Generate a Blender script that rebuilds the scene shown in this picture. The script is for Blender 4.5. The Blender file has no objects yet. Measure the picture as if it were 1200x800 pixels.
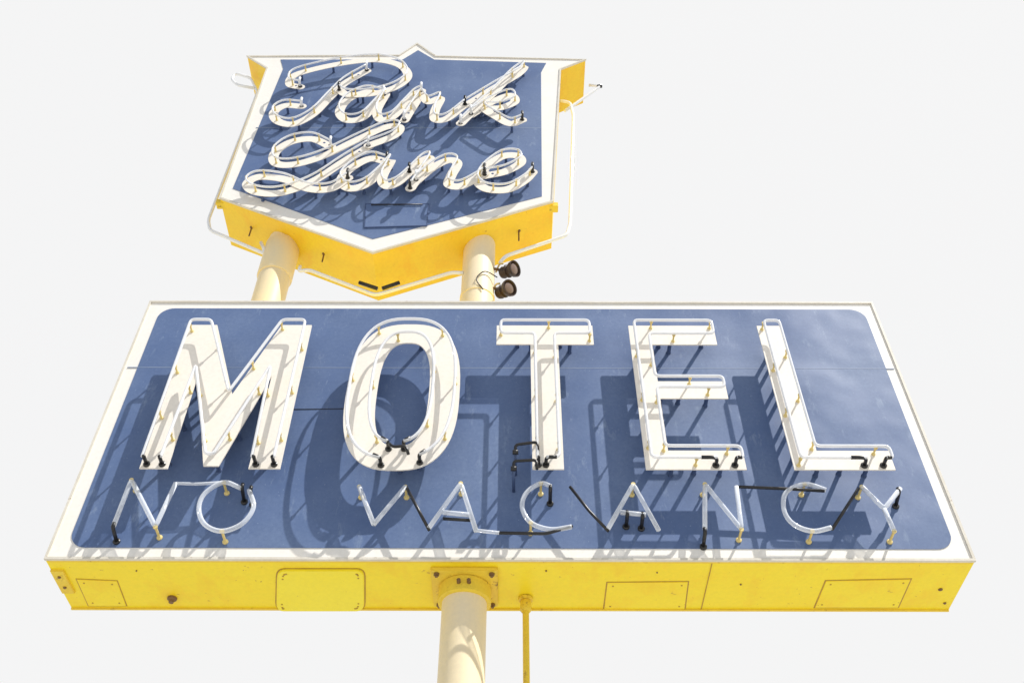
import bpy, bmesh, math, random
from mathutils import Vector, Matrix
random.seed(4)
scene=bpy.context.scene
col=scene.collection

# ------------------------------------------------------------------ survey
# Camera station solved from the sign's rectangle; used to rectify survey
# measurements onto the real planes of the sign (metres, z up, sign front y=0)
EYE=Vector((0.0178,-4.9754,1.6)); YAW,PITCH,ROLL,FOC=0.001707,0.821360,0.003035,1170.47
ROT=(Matrix.Rotation(YAW,3,'Z')@Matrix.Rotation(math.pi/2+PITCH,3,'X')@Matrix.Rotation(ROLL,3,'Z'))
def ray(u,v): return ROT@Vector(((u-600)/FOC,-(v-400)/FOC,-1))
def on_y(u,v,y):
    d=ray(u,v); t=(y-EYE.y)/d.y; p=EYE+d*t; return (p.x,p.z)
def on_z(u,v,z):
    d=ray(u,v); t=(z-EYE.z)/d.z; p=EYE+d*t; return (p.x,p.y)

HW=2.75; Z0=5.045; ZH=2.3316; Z1=Z0+ZH; DEP=0.524

# ------------------------------------------------------------------ materials
def nodes(name):
    m=bpy.data.materials.new(name); m.use_nodes=True
    nt=m.node_tree; b=nt.nodes['Principled BSDF']; return m,nt,b
def noise(nt,scale,detail=5,rough=.6,stretch=None):
    tc=nt.nodes.new('ShaderNodeTexCoord'); n=nt.nodes.new('ShaderNodeTexNoise')
    n.inputs['Scale'].default_value=scale; n.inputs['Detail'].default_value=detail; n.inputs['Roughness'].default_value=rough
    if stretch:
        mp=nt.nodes.new('ShaderNodeMapping'); mp.inputs['Scale'].default_value=stretch
        nt.links.new(tc.outputs['Object'],mp.inputs[0]); nt.links.new(mp.outputs[0],n.inputs['Vector'])
    else: nt.links.new(tc.outputs['Object'],n.inputs['Vector'])
    return n
def ramp(nt,src,a,b):
    r=nt.nodes.new('ShaderNodeMapRange'); r.inputs['From Min'].default_value=a; r.inputs['From Max'].default_value=b
    nt.links.new(src,r.inputs['Value']); return r.outputs['Result']
def mix(nt,fac,c1,c2):
    m=nt.nodes.new('ShaderNodeMix'); m.data_type='RGBA'
    nt.links.new(fac,m.inputs['Factor'])
    for s,c in ((6,c1),(7,c2)):
        if isinstance(c,tuple): m.inputs[s].default_value=(*c,1)
        else: nt.links.new(c,m.inputs[s])
    return m.outputs[2]
def paint(name,base,worn,rust=None,rust_lo=.68,rust_hi=.74,rough=.5,spec=.3,bump=.02,stretch=None,scratch=None,wscale=2.2,rscale=7,bstr=.35,stain=None,fleck=.73):
    m,nt,b=nodes(name)
    n1=noise(nt,wscale,6,.62,stretch); c=mix(nt,ramp(nt,n1.outputs['Fac'],.35,.72),base,worn)
    n4=noise(nt,38,4,.7); c=mix(nt,ramp(nt,n4.outputs['Fac'],.3,1.1),c,tuple(x*.85 for x in base))
    if stain:
        ns=noise(nt,4.5,8,.7,(1,.6,.6)); c=mix(nt,ramp(nt,ns.outputs['Fac'],.50,.80),c,stain)
    if scratch:
        n3=noise(nt,9,8,.75,(1.0,1.0,.35)); c=mix(nt,ramp(nt,n3.outputs['Fac'],.57,.74),c,scratch)
        n5=noise(nt,70,3,.6); c=mix(nt,ramp(nt,n5.outputs['Fac'],.68,.74),c,scratch)
    if rust:
        n2=noise(nt,rscale,9,.72); c=mix(nt,ramp(nt,n2.outputs['Fac'],rust_lo,rust_hi),c,rust)
        n6=noise(nt,34,3,.6); c=mix(nt,ramp(nt,n6.outputs['Fac'],fleck,fleck+.04),c,rust)
    nt.links.new(c,b.inputs['Base Color'])
    b.inputs['Roughness'].default_value=rough; b.inputs['Specular IOR Level'].default_value=spec
    if bump:
        bn=noise(nt,1.6,2,.4); bp=nt.nodes.new('ShaderNodeBump'); bp.inputs['Strength'].default_value=bstr; bp.inputs['Distance'].default_value=bump
        nt.links.new(bn.outputs['Fac'],bp.inputs['Height']); nt.links.new(bp.outputs[0],b.inputs['Normal'])
    return m
BLUE=paint('faded blue enamel',(.098,.155,.310),(.170,.235,.385),None,rough=.5,scratch=(.24,.31,.45),bump=.045,bstr=.7,wscale=1.3)
SBLUE=paint('blue painted stand-off',(.06,.095,.20),(.08,.12,.24),bump=0)
BLUE2=paint('blue seam strip',(.28,.34,.46),(.18,.24,.37),wscale=5)
CREAM=paint('cream enamel',(.93,.865,.77),(.93,.88,.80),(.62,.48,.32),.78,.86,stain=(.90,.81,.68),fleck=.77)
BORDER=paint('off white border enamel',(.93,.89,.82),(.93,.90,.85),(.50,.38,.24),.76,.81,stain=(.90,.84,.73),fleck=.76)
TRIM=paint('weathered trim metal',(.68,.63,.53),(.84,.80,.72),(.30,.20,.12),.62,.70,bump=0,rscale=12)
YEL=paint('yellow cabinet enamel',(1.0,.80,.028),(1.0,.74,.022),(.40,.19,.04),.64,.72,rough=.4,bump=.014,wscale=1.6,rscale=9,stain=(.92,.60,.02),fleck=.71)
GOLD=paint('golden cabinet enamel',(1.0,.64,.040),(1.0,.78,.05),(.45,.20,.04),.66,.74,rough=.4,bump=.014,wscale=1.1,rscale=9,stain=(.94,.50,.03))
YEL2=paint('fresh yellow hatch enamel',(1.0,.85,.045),(1.0,.82,.03),(.4,.2,.05),.76,.8,rough=.35,bump=.006)
YELD=paint('grimy yellow enamel',(.86,.60,.06),(.97,.74,.07),(.26,.13,.04),.58,.68)
GAP=paint('rusty seam',(.42,.24,.04),(.62,.40,.05),bump=0,wscale=9)
POLE=paint('butter cream pole paint',(.93,.80,.56),(.92,.74,.40),None,rough=.5,bump=.004,stretch=(1,1,.15),wscale=1.2)
BLACK=paint('black insulation',(.012,.012,.014),(.03,.028,.026),rough=.35,spec=.5,bump=0,wscale=20)
RUST=paint('rusty brown iron',(.16,.085,.04),(.30,.18,.07),bump=0,wscale=20)
DARKM=paint('dark lamp socket metal',(.03,.022,.020),(.09,.055,.04),bump=0,wscale=9,rough=.4)
LENS=paint('dusty lamp glass',(.16,.11,.09),(.28,.20,.17),bump=0,rough=.15,spec=.6)
BRASS=paint('amber tube clip',(.74,.56,.18),(.86,.74,.40),bump=0,wscale=30)
CONC=paint('pale concrete',(.47,.46,.43),(.42,.41,.38),rough=.9,bump=0,wscale=.8)
def glass(name,colr,alpha):
    m,nt,b=nodes(name); b.inputs['Base Color'].default_value=(*colr,1); b.inputs['Roughness'].default_value=.08
    b.inputs['Specular IOR Level'].default_value=.9
    lw=nt.nodes.new('ShaderNodeLayerWeight'); lw.inputs['Blend'].default_value=.35
    mr=nt.nodes.new('ShaderNodeMapRange'); mr.inputs['To Min'].default_value=alpha; mr.inputs['To Max'].default_value=1
    nt.links.new(lw.outputs['Facing'],mr.inputs['Value']); nt.links.new(mr.outputs[0],b.inputs['Alpha'])
    return m
WGLASS=glass('white coated neon glass',(.97,.98,1.0),.62)
CGLASS=glass('clear neon glass',(.90,.94,1.0),.34)

# ------------------------------------------------------------------ object plumbing
WLOC={}
def finish(o,parent=None,label=None):
    """origin to the mesh centre, then parent"""
    me=o.data; vs=[v.co for v in me.vertices]
    lo=Vector([min(v[i] for v in vs) for i in range(3)]); hi=Vector([max(v[i] for v in vs) for i in range(3)])
    c=(lo+hi)/2
    if parent is None: c.z=lo.z
    me.transform(Matrix.Translation(-c)); WLOC[o.name]=c
    if parent is not None:
        o.parent=parent; o.location=c-WLOC[parent.name]
    else: o.location=c
    if label: o['label']=label
    return o
def new(name,bm,mat,smooth=False):
    me=bpy.data.meshes.new(name); bm.normal_update(); bm.to_mesh(me); bm.free()
    if smooth:
        for p in me.polygons: p.use_smooth=True
    me.materials.append(mat)
    o=bpy.data.objects.new(name,me); col.objects.link(o); return o
def thing(name,loc,label,cat,group=None):
    o=bpy.data.objects.new(name,None); o.empty_display_size=.2; o.location=loc; col.objects.link(o)
    WLOC[o.name]=Vector(loc); o['label']=label; o['category']=cat
    if group:o['group']=group
    return o
def ccw(p):
    a=sum(p[i][0]*p[(i+1)%len(p)][1]-p[(i+1)%len(p)][0]*p[i][1] for i in range(len(p)))
    return list(p) if a>0 else list(reversed(p))
def prism(name,pts,y0,y1,mat,parent,label=None,bevel=0,axis='y'):
    """extrude polygon (x,z) from y0 to y1, or (x,y) from z0 to z1"""
    pts=ccw(pts); bm=bmesh.new()
    P=(lambda p,t:(p[0],t,p[1])) if axis=='y' else (lambda p,t:(p[0],p[1],t))
    a=[bm.verts.new(P(p,y0)) for p in pts]; b=[bm.verts.new(P(p,y1)) for p in pts]
    bm.faces.new(a); bm.faces.new(list(reversed(b))); n=len(pts)
    for i in range(n):
        j=(i+1)%n; bm.faces.new((a[j],a[i],b[i],b[j]))
    bmesh.ops.recalc_face_normals(bm,faces=bm.faces)
    if bevel: bmesh.ops.bevel(bm,geom=bm.edges[:],offset=bevel,segments=2,affect='EDGES')
    return finish(new(name,bm,mat),parent,label)
def ring(name,outer,inner,y0,y1,mat,parent,label=None,axis='y'):
    bm=bmesh.new(); n=len(outer)
    P=(lambda p,t:(p[0],t,p[1])) if axis=='y' else (lambda p,t:(p[0],p[1],t))
    L=[[bm.verts.new(P(p,y)) for p in q] for q in (outer,inner) for y in (y0,y1)]
    of,ob,inf,inb=L
    for i in range(n):
        j=(i+1)%n
        bm.faces.new((of[i],of[j],inf[j],inf[i])); bm.faces.new((ob[j],ob[i],inb[i],inb[j]))
        bm.faces.new((of[j],of[i],ob[i],ob[j])); bm.faces.new((inf[i],inf[j],inb[j],inb[i]))
    bmesh.ops.recalc_face_normals(bm,faces=bm.faces)
    return finish(new(name,bm,mat),parent,label)
def fillet(pts,r,seg=4,closed=False):
    pts=[Vector(p) for p in pts]; out=[]; n=len(pts)
    for i,p in enumerate(pts):
        if not closed and i in (0,n-1): out.append(p); continue
        a=pts[i-1]; b=pts[(i+1)%n]; da=(a-p); db=(b-p)
        if da.length<1e-6 or db.length<1e-6: continue
        rr=min(r,da.length*.45,db.length*.45); A=p+da.normalized()*rr; B=p+db.normalized()*rr
        for k in range(seg+1):
            t=k/seg; out.append(A*(1-t)**2+p*2*t*(1-t)+B*t*t)
    return out
def tube(name,pts,r,mat,parent,closed=False,res=8,label=None):
    pts=[Vector(p) for p in pts]
    q=[pts[0]]
    for p in pts[1:]:
        if (p-q[-1]).length>1e-4: q.append(p)
    pts=q; n=len(pts); bm=bmesh.new(); rings=[]
    tan=[]
    for i in range(n):
        a=pts[i-1] if (i>0 or closed) else pts[i]; b=pts[(i+1)%n] if (i<n-1 or closed) else pts[i]
        tan.append((b-a).normalized())
    up=Vector((0,0,1)) if abs(tan[0].z)<.9 else Vector((0,1,0))
    nrm=(up-tan[0]*up.dot(tan[0])).normalized()
    for i in range(n):
        nrm=(nrm-tan[i]*nrm.dot(tan[i]))
        if nrm.length<1e-4: nrm=tan[i].orthogonal()
        nrm.normalize(); bi=tan[i].cross(nrm)
        rings.append([bm.verts.new(pts[i]+(nrm*math.cos(2*math.pi*k/res)+bi*math.sin(2*math.pi*k/res))*r) for k in range(res)])
    for i in range(n if closed else n-1):
        A=rings[i];B=rings[(i+1)%n]
        for k in range(res):
            l=(k+1)%res; bm.faces.new((A[k],A[l],B[l],B[k]))
    if not closed:
        bm.faces.new(list(reversed(rings[0]))); bm.faces.new(rings[-1])
    bmesh.ops.recalc_face_normals(bm,faces=bm.faces)
    return finish(new(name,bm,mat,True),parent,label)
def lathe(name,prof,base,axis,mat,parent,res=24,label=None,smooth=True):
    axis=Vector(axis).normalized(); u=axis.orthogonal().normalized(); w=axis.cross(u); base=Vector(base); bm=bmesh.new(); R=[]
    for r,h in prof:
        R.append([bm.verts.new(base+axis*h+(u*math.cos(2*math.pi*k/res)+w*math.sin(2*math.pi*k/res))*max(r,1e-4)) for k in range(res)])
    for A,B in zip(R,R[1:]):
        for k in range(res):
            l=(k+1)%res; bm.faces.new((A[k],A[l],B[l],B[k]))
    bm.faces.new(list(reversed(R[0]))); bm.faces.new(R[-1])
    bmesh.ops.recalc_face_normals(bm,faces=bm.faces)
    o=new(name,bm,mat,smooth)
    if smooth: o.data.set_sharp_from_angle(angle=math.radians(40))
    return finish(o,parent,label)
# shared small parts, origin at their base on the panel, pointing to -y
def shared(profile,mat,nm,res=10):
    bm=bmesh.new(); R=[]
    for r,h in profile: R.append([bm.verts.new((r*math.cos(2*math.pi*k/res),-h,r*math.sin(2*math.pi*k/res))) for k in range(res)])
    for A,B in zip(R,R[1:]):
        for k in range(res):
            l=(k+1)%res; bm.faces.new((A[k],A[l],B[l],B[k]))
    bm.faces.new(R[0]); bm.faces.new(R[-1]); bmesh.ops.recalc_face_normals(bm,faces=bm.faces)
    me=bpy.data.meshes.new(nm); bm.to_mesh(me); bm.free(); me.materials.append(mat); return me
def put(name,me,loc,parent):
    o=bpy.data.objects.new(name,me); col.objects.link(o); o.parent=parent; o.location=Vector(loc)-WLOC[parent.name]; WLOC[o.name]=Vector(loc); return o
def inset(poly,d):
    poly=ccw(poly); n=len(poly); out=[]
    for i in range(n):
        p=Vector(poly[i]); a=Vector(poly[i-1]); b=Vector(poly[(i+1)%n])
        e1=(p-a).normalized(); e2=(b-p).normalized(); n1=Vector((-e1.y,e1.x)); n2=Vector((-e2.y,e2.x))
        m=n1+n2; k=max(.35,m.dot(n1)); out.append(tuple(p+m*(d/k)))
    return out
def gap_paths(poly,gaps):
    n=len(poly); lerp=lambda i,t:tuple(poly[i%n][k]*(1-t)+poly[(i+1)%n][k]*t for k in (0,1))
    gaps=sorted(gaps); out=[]
    for a,g in enumerate(gaps):
        h=gaps[(a+1)%len(gaps)]; i=g[0]; j=h[0]
        if len(gaps)==1: idx=[(i+1+k)%n for k in range(n)]
        else:
            idx=[]; k=i+1
            while True:
                idx.append(k%n)
                if k%n==j%n: break
                k+=1
        out.append([lerp(i,g[2])]+[tuple(poly[k]) for k in idx]+[lerp(j,h[1])])
    return out
def electrode(parent,p,q,yt,yp,r,Lm=.10):
    """black sleeve over a tube end p (coming from q) bending back into the panel at yp"""
    p=Vector((p[0],yt,p[1])); q=Vector((q[0],yt,q[1])); d=(q-p); L=min(d.length*.8,Lm); s=p+d.normalized()*L
    e=Vector((p.x,yp,p.z)); tube('electrode_sleeve',fillet([s,p,e],.05,5),r,BLACK,parent)
    put('electrode_housing',HOUS,(p.x,yp,p.z),parent)
def along(path,every,start=.5):
    acc=every*start; out=[]
    for a,b in zip(path,path[1:]):
        a=Vector(a);b=Vector(b); l=(b-a).length; s=acc
        while s<l: out.append(a+(b-a)*(s/l)); s+=every
        acc=s-l
    return out

# ================================================================== MOTEL SIGN
msign=thing('motel_sign',(0,DEP/2,Z0),'blue and yellow box sign with raised cream letters and neon tubes','sign')
prism('cabinet',[(-HW,Z0),(HW,Z0),(HW,Z1),(-HW,Z1)],0,DEP,YEL,msign,'yellow painted metal box with rust spots')
prism('border_panel',[(-HW+.012,Z0+.012),(HW-.012,Z0+.012),(HW-.012,Z1-.012),(-HW+.012,Z1-.012)],-.006,.001,BORDER,msign)
def rrect(x0,z0,x1,z1,r,seg=8):
    out=[]
    for cx,cz,a0 in ((x1-r,z0+r,-90),(x1-r,z1-r,0),(x0+r,z1-r,90),(x0+r,z0+r,180)):
        for k in range(seg+1):
            a=math.radians(a0+90*k/seg); out.append((cx+r*math.cos(a),cz+r*math.sin(a)))
    return out
bx0=on_y(79,641,0)[0]; bx1=on_y(1119,642,0)[0]; bz0=on_y(600,643,0)[1]; bz1=on_y(600,363,0)[1]
prism('blue_panel',rrect(bx0,bz0,bx1,bz1,.11),-.010,-.005,BLUE,msign)
# trim angle round the front edge
for nm,pl in (('edge_trim',[(-HW-.004,Z0-.004),(HW+.004,Z0-.004),(HW+.004,Z0+.012),(-HW-.004,Z0+.012)]),
              ('edge_trim',[(-HW-.004,Z1-.012),(HW+.004,Z1-.012),(HW+.004,Z1+.004),(-HW-.004,Z1+.004)]),
              ('edge_trim',[(-HW-.004,Z0+.0125),(-HW+.012,Z0+.0125),(-HW+.012,Z1-.0125),(-HW-.004,Z1-.0125)]),
              ('edge_trim',[(HW-.012,Z0+.0125),(HW+.004,Z0+.0125),(HW+.004,Z1-.0125),(HW-.012,Z1-.0125)])):
    prism(nm,pl,-.016,.004,TRIM,msign)
sz=on_y(600,431,-.01)[1]
prism('panel_seam',[(-HW+.03,sz-.003),(HW-.03,sz-.003),(HW-.03,sz+.003),(-HW+.03,sz+.003)],-.0108,-.004,BLUE2,msign)
a=on_y(330,481,0);b=on_y(404,480,0)
prism('panel_scratch',[(a[0],a[1]-.003),(b[0],b[1]-.003),(b[0],b[1]+.003),(a[0],a[1]+.003)],-.0125,-.006,BLACK,msign)

YL=-.165; YT=-.245; TH=.010
HOUS=shared([(.022,-.006),(.022,.010),(.015,.015)],BLACK,'electrode housing',14)
CLIP=shared([(.013,-.004),(.013,.008),(.0065,.012),(.0065,.055),(.012,.058),(.012,.070)],BRASS,'tube clip')
POST=shared([(.018,-.003),(.018,.006),(.014,.010),(.014,.155)],SBLUE,'streak post')  # posts added out of sight behind the letters to cast diagonal shadow streaks
def X(u,v): return on_y(u,v,YL)[0]
zb=on_y(480,549,YL)[1]; zc=on_y(480,381,YL)[1]; Zr=lambda v:on_y(480,v,YL)[1]
def clips(path,L,every):
    for c in along(path,every): put('tube_clip',CLIP,(c.x,YL,c.y),L)
def posts(poly,L,every=.31,d=.070):
    q=inset(poly,d) ; q=q+[q[0]]
    for c in along(q,every,.35): put('streak_post',POST,(c.x+random.uniform(-.03,.03)*0,-.009,c.y+.01),L)
def letter(poly,gaps,label,clips_every=.42):
    poly=ccw(poly)
    L=prism('letter',poly,YL,YL+TH,CREAM,msign,label)
    ins=inset(poly,.030)
    for path in gap_paths(ins,gaps):
        p3=fillet([(p[0],YT,p[1]) for p in path],.035)
        tube('neon_tube',p3,.0105,WGLASS,L)
        electrode(L,path[0],path[1],YT,YL,.012); electrode(L,path[-1],path[-2],YT,YL,.012)
        clips(path,L,clips_every)
    posts(poly,L)
    return L
def find_edge(poly,pt):
    poly=ccw(poly); best=min(range(len(poly)),key=lambda i:((Vector(poly[i])+Vector(poly[(i+1)%len(poly)]))/2-Vector(pt)).length); return best
# M
lx0,lx1=X(163,549),X(196,549); rx0,rx1=X(291,549),X(328,549); vx0,vx1=X(238,546),X(256,546)
M=[(lx0,zb),(lx1,zb),(lx1,Zr(440)),(vx0,Zr(546)),(vx1,Zr(546)),(rx0,Zr(440)),(rx0,zb),(rx1,zb),(rx1,zc),(rx0-.02,zc),((vx0+vx1)/2+.005,Zr(462)),(lx1+.02,zc),(lx0,zc)]
e1=find_edge(M,((lx0+lx1)/2,zb)); e2=find_edge(M,((rx0+rx1)/2,zb))
letter(M,[(e1,.08,.92),(e2,.08,.92)],'cream letter M with white neon outline')
# O
ox0,ox1=X(404,470),X(538,470); 
def oval(x0,z0,x1,z1,n=64,e=2.7):
    cx,cz=(x0+x1)/2,(z0+z1)/2; a,b=(x1-x0)/2,(z1-z0)/2; out=[]
    for k in range(n):
        t=-math.pi/2+math.pi/n+2*math.pi*k/n; c,s=math.cos(t),math.sin(t)
        out.append((cx+a*math.copysign(abs(c)**(2/e),c),cz+b*math.copysign(abs(s)**(2/e),s)))
    return out
sw=.205; oc=oval(ox0,zb-.01,ox1,zc+.01); ic=oval(ox0+sw,zb+sw-.02,ox1-sw,zc-sw+.02)
O=ring('letter',oc,ic,YL,YL+TH,CREAM,msign,'cream letter O with double white neon ring')
for (x0,z0,x1,z1) in ((ox0+.03,zb+.02,ox1-.03,zc-.02),(ox0+sw-.03,zb+sw-.05,ox1-sw+.03,zc-sw+.05)):
    lp=oval(x0,z0,x1,z1); path=lp[3:]+[lp[0]] if x0<ox0+.1 else lp[1:]+[lp[0]]
    path=path[:-2]
    tube('neon_tube',[(p[0],YT,p[1]) for p in path],.0105,WGLASS,O)
    electrode(O,path[0],path[4],YT,YL,.012,.05); electrode(O,path[-1],path[-5],YT,YL,.012,.05); clips(path,O,.5)
xm=(ox0+ox1)/2
tube('electrode_sleeve',fillet([(xm-.04,YT,zb+.14),(xm-.01,YT-.01,zb+.10),(xm+.07,YT-.01,zb+.11),(xm+.09,YT,zb+.05)],.04),.010,BLACK,O)
posts(oc,O,.31,.10)
# T
tx0,tx1=X(582,392),X(695,392); ts0,ts1=X(624,549),X(661,549); tz=Zr(403)
T=[(ts0,zb),(ts1,zb),(ts1,tz),(tx1,tz),(tx1,zc),(tx0,zc),(tx0,tz),(ts0,tz)]
TL=letter(T,[(find_edge(T,((ts0+ts1)/2,zb)),.05,.4)],'cream letter T with white neon outline')
def black_hook(L,u1,v1,u2,v2):
    a=on_y(u1,v1,YT);b=on_y(u2,v2,YT)
    tube('electrode_sleeve',fillet([(a[0],YT+.01,a[1]-.045),(a[0],YT,a[1]),(b[0],YT-.004,b[1]),(b[0],YT,b[1]-.07)],.05,6),.010,BLACK,L)
    tube('electrode_sleeve',[(a[0],YT+.012,a[1]-.04),(a[0],-.008,a[1]-.05)],.010,SBLUE,L)
    tube('electrode_housing',[(a[0]-.018,YT+.012,a[1]-.05),(a[0]+.018,YT+.012,a[1]-.05)],.016,BLACK,L)
black_hook(TL,604,521,630,518); black_hook(TL,602,540,629,539)
# E
ex0,ex1=X(757,549),X(786,549); e_t=X(838,392); e_m=X(851,455); e_b=X(873,540)
E=[(ex0,zb),(e_b,zb),(e_b,Zr(527)),(ex1,Zr(527)),(ex1,Zr(466)),(e_m,Zr(466)),(e_m,Zr(446)),(ex1,Zr(446)),(ex1,Zr(403)),(e_t,Zr(403)),(e_t,zc),(ex0,zc)]
EL=letter(E,[(find_edge(E,((ex0+e_b)/2,zb)),.72,.93)],'cream letter E with white neon outline')
# L
l0,l1=X(931,549),X(963,549); l_b=X(1046,540)
Lp=[(l0,zb),(l_b,zb),(l_b,Zr(527)),(l1,Zr(527)),(l1,zc),(l0,zc)]
LL=letter(Lp,[(find_edge(Lp,((l0+l_b)/2,zb)),.72,.93)],'cream letter L with white neon outline')

# NO VACANCY tubing
YN=-.12
SUP=shared([(.018,-.003),(.018,.008),(.008,.012),(.008,.10),(.014,.105),(.014,.114)],BRASS,'tube stand')
def smooth_path(pts,sub=8):
    P=[Vector(p) for p in pts]; P=[P[0]*2-P[1]]+P+[P[-1]*2-P[-2]]; out=[]
    for i in range(1,len(P)-2):
        a,b,c,d=P[i-1:i+3]
        for k in range(sub):
            t=k/sub; out.append(.5*((2*b)+(c-a)*t+(2*a-5*b+4*c-d)*t*t+(3*b-a-3*c+d)*t**3))
    out.append(P[-2]); return out
def small(pts,mat=CGLASS,curve=False,r=.0150,label=None,stands=(),nm='neon_letter',y=YN):
    q=[on_y(u,v,YN) for u,v in pts]; p3=[Vector((x,y,z)) for x,z in q]
    p3=smooth_path(p3) if curve else fillet(p3,.03,4)
    o=tube(nm,p3,r,mat,msign,label=label)
    for i in stands:
        x,z=q[i]; put('tube_stand',SUP,(x,-.01,z),o)
    return o
def ends(o,pts,down=.035):
    for u,v in pts:
        x,z=on_y(u,v,YN); tube('electrode_sleeve',fillet([(x,YN-.003,z+.02),(x,YN-.006,z-.01),(x,-.01,z-down)],.03),.012,BLACK,o)
        put('electrode_housing',HOUS,(x,-.01,z-down),o)
BT=dict(mat=BLACK,nm='blackout_tube',r=.010)
o=small([(133,616),(154,562),(182,617),(206,566)],stands=(1,2),label='clear glass neon letter N'); ends(o,[(133,616)])
small([(206,566),(230,567),(262,565)],nm='neon_link',r=.010)
o=small([(283,572),(262,565),(240,578),(233,596),(240,614),(260,622),(284,613),(297,594),(292,574)],curve=True,stands=(1,5),label='clear glass neon letter O'); ends(o,[(284,570),(294,573)])
o=small([(421,570),(438,614)],stands=(0,),label='clear glass neon letter V')
small([(438,614),(475,570)],stands=(1,))
small([(476,570),(503,621)],**BT)
o=small([(502,619),(540,566),(558,622)],stands=(1,),label='clear glass neon letter A')
small([(519,600),(550,603)],nm='neon_crossbar'); small([(519,605),(552,607)],**BT,y=YN+.02)
small([(556,621),(585,624)],nm='neon_link',r=.011); small([(585,624),(640,625),(671,616)],**BT)
o=small([(646,570),(634,566),(617,577),(612,594),(622,612),(645,620),(670,617)],curve=True,stands=(1,4),label='clear glass neon letter C'); ends(o,[(645,572)])
small([(668,570),(690,598),(713,622)],**BT)
o=small([(712,620),(742,567),(772,621)],stands=(1,),label='clear glass neon letter A')
small([(727,600),(757,603)],nm='neon_crossbar'); ends(o,[(735,602),(753,604)],.015)
o=small([(826,620),(826,567),(869,620),(863,570)],stands=(1,2),label='clear glass neon letter N'); ends(o,[(826,622)])
small([(863,570),(915,572),(966,575)],**BT)
o=small([(968,574),(943,567),(921,577),(919,598),(930,614),(952,622),(974,618)],curve=True,stands=(1,5),label='clear glass neon letter C')
small([(975,620),(1006,572)],**BT)
o=small([(1010,570),(1036,596),(1055,572)],stands=(0,),label='clear glass neon letter Y'); ends(o,[(1053,575)])
o=small([(1036,596),(1048,622)],stands=(1,))

# underside hatches and hardware (underside plane z = Z0)
def hatch(pts,label,mat,proud=.004,frame=.012,bevel=.0015):
    q=ccw([on_z(u,v,Z0) for u,v in pts])
    o=prism('access_hatch',q,Z0-proud,Z0+.004,mat,msign,label,bevel=bevel,axis='z')
    ring('rust_line',inset(q,-frame),inset(q,.003),Z0-.0015,Z0+.003,GAP,o,axis='z')
    for p in inset(q,.035): lathe('screw',[(.006,0),(.006,.002),(.004,.003)],(p[0],p[1],Z0-proud),(0,0,-1),GAP,o,10)
    return o
def rounded(pts,r=9,seg=4):
    return [(p.x,p.y) for p in fillet([Vector(p) for p in pts],r,seg,closed=True)]
hatch(rounded([(325,666),(427,666),(427,714),(324,714)]),'bright yellow raised access hatch with rounded corners',YEL2,.014,.008,.005)
hatch([(90,678),(137,680),(148,709),(104,709)],'flush yellow access hatch with rusty seam',YEL,frame=.006)
hatch([(712,682),(806,681),(802,713),(708,713)],'flush yellow access hatch with rusty seam',YEL,frame=.008)
hatch([(968,680),(1067,678),(1052,711),(955,711)],'flush yellow access hatch with rusty seam',YEL,frame=.008)
a=on_z(833,663,Z0)[0]
prism('panel_joint',[(a,0.02),(a+.005,.02),(a+.005,DEP-.01),(a,DEP-.01)],Z0-.004,Z0+.002,GAP,msign,axis='z')
prism('folded_edge',[(-HW,DEP-.012),(HW,DEP-.012),(HW,DEP+.003),(-HW,DEP+.003)],Z0-.010,Z0+.004,YELD,msign,axis='z')
prism('folded_edge',[(-HW+.01,.004),(HW-.01,.004),(HW-.01,.018),(-HW+.01,.018)],Z0-.004,Z0+.004,YELD,msign,axis='z')
for u,v,r in ((202,700,.03),(868,684,.006),(640,668,.006),(1102,690,.014),(1107,706,.010),(160,668,.005),(770,670,.005)):
    p=on_z(u,v,Z0); lathe('rusty_bolt',[(r,0),(r,.004),(r*.6,.006),(r*.6,.008)] if r<.025 else [(r,0),(r,.012),(r*.6,.02),(r*.5,.035)],(p[0],p[1],Z0),(0,0,-1),RUST,msign,12)
p=on_z(76,680,Z0)
prism('corner_bracket',[(p[0]-.05,p[1]-.12),(p[0]+.03,p[1]-.12),(p[0]+.03,p[1]+.12),(p[0]-.05,p[1]+.12)],Z0-.014,Z0+.003,YELD,msign,axis='z',bevel=.003)
for k in (-.06,.05): lathe('rusty_bolt',[(.010,0),(.010,.006),(.006,.009)],(p[0]-.01,p[1]+k,Z0-.014),(0,0,-1),RUST,msign,12)

# ================================================================== SHIELD SIGN
S=lambda pts:[on_y(u,v,0) for u,v in pts]
shield=S([(290,67),(468,66),(489,52),(511,67),(686,71),(657,82),(648,237),(437,297),(258,233),(313,81)])
sb=min(p[1] for p in shield)
ssign=thing('shield_sign',(on_y(437,297,0)[0],.24,sb),'blue shield shaped sign with cream script lettering and neon tubes','sign')
SD=.50
prism('cabinet',shield,0,SD,GOLD,ssign,'golden yellow painted shield shaped metal box')
prism('border_panel',inset(shield,.01),-.006,.001,BORDER,ssign)
blue=S([(329,71),(472,71),(490,60),(509,71),(640,75),(634,86),(635,231),(437,281),(273,222),(332,82)])
prism('blue_panel',blue,-.010,-.005,BLUE,ssign)
sh=ccw(shield); inn=inset(sh,.012); out=inset(sh,-.005)
ring('edge_trim',out,inn,-.016,.004,TRIM,ssign)
z=on_y(480,151,0)[1]
a,b=on_y(300,151,0)[0],on_y(634,151,0)[0]
prism('panel_seam',[(a,z-.004),(b,z-.004),(b,z+.004),(a,z+.004)],-.0108,-.004,BLUE2,ssign)
q=S([(429,241),(502,241),(500,266),(428,268)])
o=prism('access_cover',q,-.018,-.008,BLUE,ssign,'blue access cover with dark edges',bevel=.002)
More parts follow.
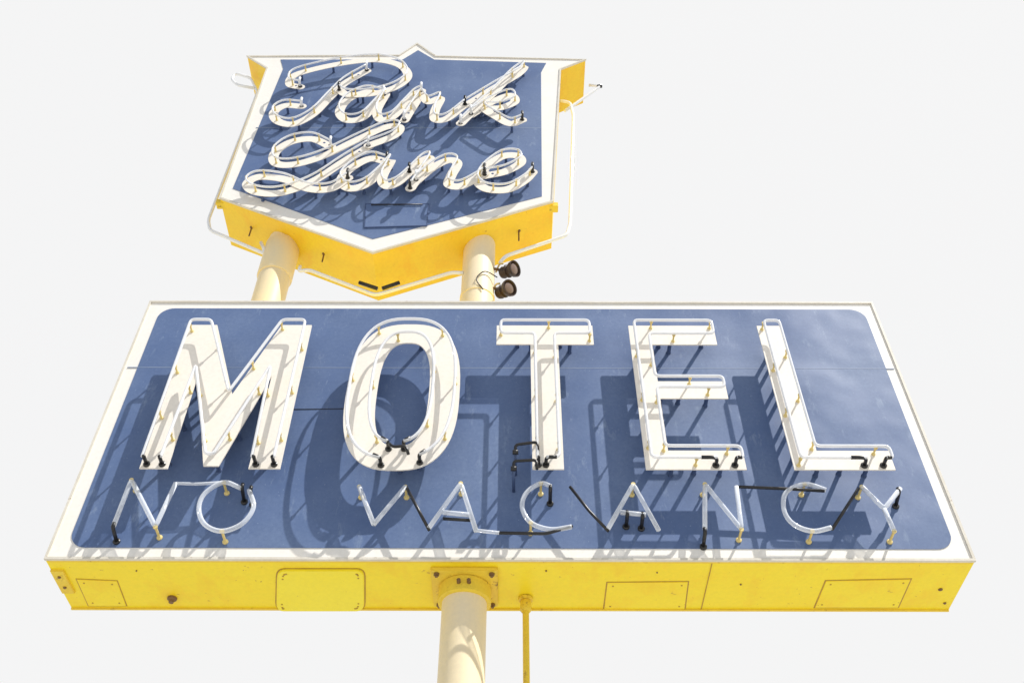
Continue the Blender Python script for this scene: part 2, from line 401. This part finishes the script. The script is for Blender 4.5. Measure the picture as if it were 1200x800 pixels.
q2=ccw(q); ring('cover_gasket',inset(q2,-.006),inset(q2,.002),-.0195,-.009,SBLUE,o)
xh,zh=on_y(465,241,-.02); tube('cover_wire',[(xh-.22,-.026,zh+.005),(xh+.22,-.026,zh+.012)],.005,BLACK,o)

YS=-.095; YST=-.165
SCLIP=shared([(.011,-.004),(.011,.006),(.0075,.010),(.0075,.056),(.011,.06),(.011,.066)],BRASS,'script clip')
SPOST=shared([(.015,-.003),(.015,.006),(.012,.010),(.012,.088)],SBLUE,'script streak post')  # posts added behind the script strokes for their streak shadows
def word(pts_list,w=.045):
    for pts,label in pts_list:
        p=[on_y(u,v,YS) for u,v in pts]; c=smooth_path([Vector((x,z)) for x,z in p],8)
        bm=bmesh.new(); n=len(c); rows=[]
        for i,pt in enumerate(c):
            t=(c[min(i+1,n-1)]-c[max(i-1,0)]).normalized(); nn=Vector((-t.y,t.x)); y=YS-.012*i/n
            rows.append([bm.verts.new((pt.x+nn.x*s*w,y+d,pt.y+nn.y*s*w)) for s,d in ((-1,0),(1,0),(1,.004),(-1,.004))])
        for A,B in zip(rows,rows[1:]):
            for k in range(4):
                l=(k+1)%4; bm.faces.new((A[k],A[l],B[l],B[k]))
        bm.faces.new(rows[0]); bm.faces.new(list(reversed(rows[-1])))
        bmesh.ops.recalc_face_normals(bm,faces=bm.faces)
        L=finish(new('script_letter',bm,CREAM),ssign,label)
        for e,y in ((c[0],YS-.001),(c[-1],YS-.0135)):
            lathe('stroke_end',[(w,0),(w,.006)],(e.x,y+.006,e.y),(0,-1,0),CREAM,L,20,smooth=False)
        tube('neon_tube',[(x,YST,z) for x,z in c],.0095,WGLASS,L)
        for k,e in enumerate((c[0],c[-1])):
            put('electrode_housing',HOUS,(e.x,YS-.01,e.y),L)
            tube('electrode_sleeve',fillet([(e.x,YS-.02,e.y-.01),(e.x,YST-.003,e.y-.01),(e.x,YST-.003,e.y+.05)],.03),.013,BLACK if random.random()<.45 else WGLASS,L)
        for i in range(5,n-3,9): put('tube_clip',SCLIP,(c[i].x,YS-.01,c[i].y),L)
        for i in range(3,n-2,9): put('streak_post',SPOST,(c[i].x,-.008,c[i].y+.01),L)
word([
 ([(352,102),(340,99),(343,90),(362,83),(400,75),(440,71),(468,77),(478,90),(464,103),(436,111),(408,112),(398,107)],'cream script letter P upper loop'),
 ([(430,83),(404,98),(386,115),(366,135),(344,146),(326,143),(321,133),(334,125),(354,126)],'cream script letter P stem'),
 ([(450,112),(430,108),(408,117),(398,131),(406,141),(424,139),(440,124),(452,111),(442,130),(446,141),(460,138),(474,124),(486,112),(494,108)],'cream script letter a'),
 ([(474,141),(486,122),(494,112),(502,120),(516,116),(510,130),(510,141),(524,140),(545,124)],'cream script letter r'),
 ([(545,124),(578,104),(606,88),(614,79),(600,88),(578,110),(556,130),(540,146)],'cream script letter k stem'),
 ([(552,135),(576,120),(598,112),(603,120),(586,127),(568,128),(582,138),(598,146),(612,142)],'cream script letter k arm'),
])
word([
 ([(388,172),(366,163),(340,167),(322,180),(324,192),(346,193),(380,183),(420,164),(452,150),(468,150),(462,160),(432,172)],'cream script letter L upper loop'),
 ([(432,172),(402,190),(368,212),(330,226),(300,225),(290,216),(304,208),(334,211),(362,222),(388,222),(408,210)],'cream script letter L foot'),
 ([(454,190),(434,186),(412,197),(400,211),(409,221),(428,217),(446,202),(458,189),(448,209),(453,219),(466,215),(480,203)],'cream script letter a'),
 ([(480,203),(496,188),(504,187),(494,203),(481,222)],'cream script letter n stem'),
 ([(488,212),(508,196),(526,188),(536,192),(529,206),(526,217),(540,219),(558,210),(568,204)],'cream script letter n arch'),
 ([(568,206),(592,201),(610,191),(606,183),(588,184),(568,198),(560,212),(570,222),(594,223),(614,213),(624,203)],'cream script letter e'),
])

# border tubing standing off the box sides (mid depth)
YB=.20
BGLASS=glass('milky border glass',(.97,.98,1.0),.85)
def border(pts,label):
    q=[on_y(u,v,YB) for u,v in pts]
    return tube('border_neon_tube',fillet([(x,YB,z) for x,z in q],.05),.0155,BGLASS,ssign,label=label)
border([(300,104),(278,100),(271,93),(276,86),(294,92),(302,108),(244,258),(246,270),(312,298),(306,284)],'white neon border tube')
border([(352,312),(350,318),(362,316),(440,346),(530,319),(543,320)],'white neon border tube')
border([(662,130),(674,122),(704,101),(690,100)],'white neon border tube')
border([(655,118),(668,120),(672,136),(668,262),(664,276),(592,300),(586,308)],'white neon border tube')
for pts in ([(421,331),(442,338)],[(448,338),(468,331)]):
    q=[on_y(u,v,YB-.03) for u,v in pts]; tube('electrode_sleeve',[(x,YB-.03,z) for x,z in q],.016,BLACK,ssign)
x,z=on_y(703,101,YB); tube('electrode_sleeve',[(x-.03,YB,z-.01),(x+.02,YB,z)],.020,BLACK,ssign)
def uz(x,y):
    pa=shield[7]; pb=shield[8] if x<pa[0] else shield[6]
    t=(x-pa[0])/(pb[0]-pa[0]); return pa[1]+(pb[1]-pa[1])*t
for u,v in ((291,279),(377,309),(608,285)):
    x,z=on_y(u,v,YB); zt=uz(x,YB)+.01
    lathe('tube_bracket',[(.016,0),(.016,.01),(.007,.014),(.007,max(.05,zt-z)*.8)],(x,YB,zt),(0,0,-1),RUST,ssign,10)
for (u,v,w) in ((262,243,-1),(647,247,1)):
    x,z=on_y(u,v,.1)
    prism('side_bracket',[(x-.05,z-.03),(x+.05,z-.03),(x+.05,z+.03),(x-.05,z+.03)],.03,.10,YELD,ssign,bevel=.004)

# ================================================================== POLES
PY=.262
def pole(x,z0,z1,r,label):
    o=lathe('sign_pole',[(r,0),(r,(z1-z0)*.5),(r,z1-z0)],(x,PY,z0),(0,0,1),POLE,None,40,label); o['category']='pole'; return o
xr=on_y(561,310,PY)[0]; xl=on_y(326,310,PY)[0]
def shz(x): return uz(x,PY)+.04
main=pole(xr,0,shz(xr),.135,'tall cream painted steel pole through the box sign')
left=pole(xl,Z1-.02,shz(xl),.13,'short cream painted steel pole standing on the box sign')
lathe('pole_sleeve',[(.138,0),(.144,.01),(.144,.42),(.138,.43)],(xl,PY,shz(xl)-.50),(0,0,1),POLE,left,40)
fx=main.location.x
prism('mounting_plate',[(fx-.20,PY-.2),(fx+.20,PY-.2),(fx+.20,PY+.2),(fx-.20,PY+.2)],Z0-.025,Z0+.002,YELD,main,axis='z',bevel=.006)
lathe('pole_collar',[(.146,0),(.16,.006),(.16,.10),(.148,.11)],(fx,PY,Z0-.13),(0,0,1),YELD,main,40)
for sx in (-1,1):
    for sy in (-1,1):
        lathe('flange_bolt',[(.018,0),(.018,.012),(.010,.013),(.010,.024)],(fx+sx*.165,PY+sy*.165,Z0-.025),(0,0,-1),RUST,main,6,smooth=False)
for k in (-.03,.03):
    lathe('flange_bolt',[(.013,0),(.013,.03)],(fx+k,PY-.155,Z0-.08),(0,-1,0),RUST,main,6,smooth=False)
# strap and floodlight sockets on the upper pole
zs=on_y(561,338,PY-.13)[1]
lathe('pole_strap',[(.1365,0),(.141,.003),(.141,.035),(.1365,.038)],(fx,PY,zs),(0,0,1),POLE,main,36)
tube('lamp_cable',fillet([(fx+.05,PY-.14,zs-.02),(fx-.02,PY-.15,zs+.10),(fx+.06,PY-.145,zs+.22),(fx+.16,PY-.08,zs+.20)],.06,6),.005,BLACK,main)
for u,v,ax in ((597,317,(.75,-.55,-.25)),(592,340,(.65,-.7,-.3))):
    x,z=on_y(u,v,PY-.05); A=Vector(ax).normalized(); B=Vector((x,PY-.05,z))-A*.07
    o=lathe('floodlight',[(.02,-.02),(.045,-.01),(.052,.01),(.046,.03),(.046,.045),(.058,.05),(.058,.06),(.046,.065),(.046,.08),(.066,.10),(.072,.125),(.072,.132),(.064,.132),(.055,.11),(.001,.11)],B,A,DARKM,main,28,label='dark rusty metal floodlight with socket')
    lathe('lamp_lens',[(.052,.108),(.045,.122),(.02,.130),(.001,.131)],B,A,LENS,o,24)
    tube('lamp_bracket',fillet([(fx+.10,PY-.05,z+.03),(fx+.17,PY-.02,z+.05),tuple(B)],.03),.012,RUST,o)
    tube('lamp_yoke',fillet([tuple(B+Vector((0,-.06,.05))),tuple(B+Vector((-.03,-.03,.08))),tuple(B+Vector((-.06,.02,.03)))],.02),.008,BRASS,o)
# conduit
cx,cy=on_z(616,700,Z0)
cp=lathe('conduit_pipe',[(.020,0),(.020,Z0-.02)],(cx,cy,0),(0,0,1),YELD,None,16,'thin yellow conduit pipe hanging below the box sign'); cp['category']='pipe'
lathe('conduit_fitting',[(.026,0),(.034,.01),(.034,.07),(.026,.08)],(cx,cy,Z0-.10),(0,0,1),YELD,cp,16)
lathe('conduit_flange',[(.045,0),(.045,.016)],(cx,cy,Z0-.020),(0,0,1),YELD,cp,16)

# ================================================================== GROUND
bm=bmesh.new(); 
n=48; vs=[bm.verts.new((60*math.cos(2*math.pi*k/n),60*math.sin(2*math.pi*k/n),0)) for k in range(n)]; bm.faces.new(vs)
g=new('ground',bm,CONC); g['kind']='structure'

# ================================================================== LIGHT
d=Vector((-1.4,1.0,-2.45)).normalized()          # direction the sunlight travels
sun=bpy.data.lights.new('sun','SUN'); sun.energy=5; sun.angle=math.radians(.5); sun.color=(1,.97,.92)
so=bpy.data.objects.new('sun',sun); col.objects.link(so); so.rotation_euler=d.to_track_quat('-Z','Y').to_euler(); so.location=(3,-4,12)
# white sky ahead; unseen sky behind camera made darker, bluer to deepen shadows
w=bpy.data.worlds.new('World'); scene.world=w; w.use_nodes=True; nt=w.node_tree; nt.nodes.clear()
sky=nt.nodes.new('ShaderNodeTexSky'); sky.sky_type='NISHITA'; sky.sun_disc=False
sky.sun_elevation=math.asin(-d.z); sky.sun_rotation=math.atan2(-d.x,-d.y); sky.air_density=.6; sky.dust_density=6
b1=nt.nodes.new('ShaderNodeBackground'); b1.inputs['Strength'].default_value=.1; nt.links.new(sky.outputs[0],b1.inputs[0])
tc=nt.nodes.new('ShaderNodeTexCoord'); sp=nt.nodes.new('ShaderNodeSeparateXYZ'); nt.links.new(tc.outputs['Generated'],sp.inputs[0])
sky_grad=mix(nt,ramp(nt,sp.outputs['Y'],-.25,.12),(.46,.51,.60),(.945,.945,.945))
b2=nt.nodes.new('ShaderNodeBackground'); nt.links.new(sky_grad,b2.inputs['Color']); b2.inputs['Strength'].default_value=1
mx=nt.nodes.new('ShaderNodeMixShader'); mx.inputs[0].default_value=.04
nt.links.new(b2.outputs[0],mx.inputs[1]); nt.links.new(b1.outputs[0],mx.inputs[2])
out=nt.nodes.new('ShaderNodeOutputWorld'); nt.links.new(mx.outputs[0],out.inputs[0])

# ================================================================== CAMERA
cd=bpy.data.cameras.new('camera'); cam=bpy.data.objects.new('camera',cd); col.objects.link(cam); scene.camera=cam
cd.sensor_width=36; cd.lens=FOC*36/1200; cd.clip_end=500; cd.clip_start=.05
cam.matrix_world=Matrix.Translation(EYE)@ROT.to_4x4()
scene.view_settings.view_transform='Standard'; scene.view_settings.look='None'; scene.view_settings.exposure=0
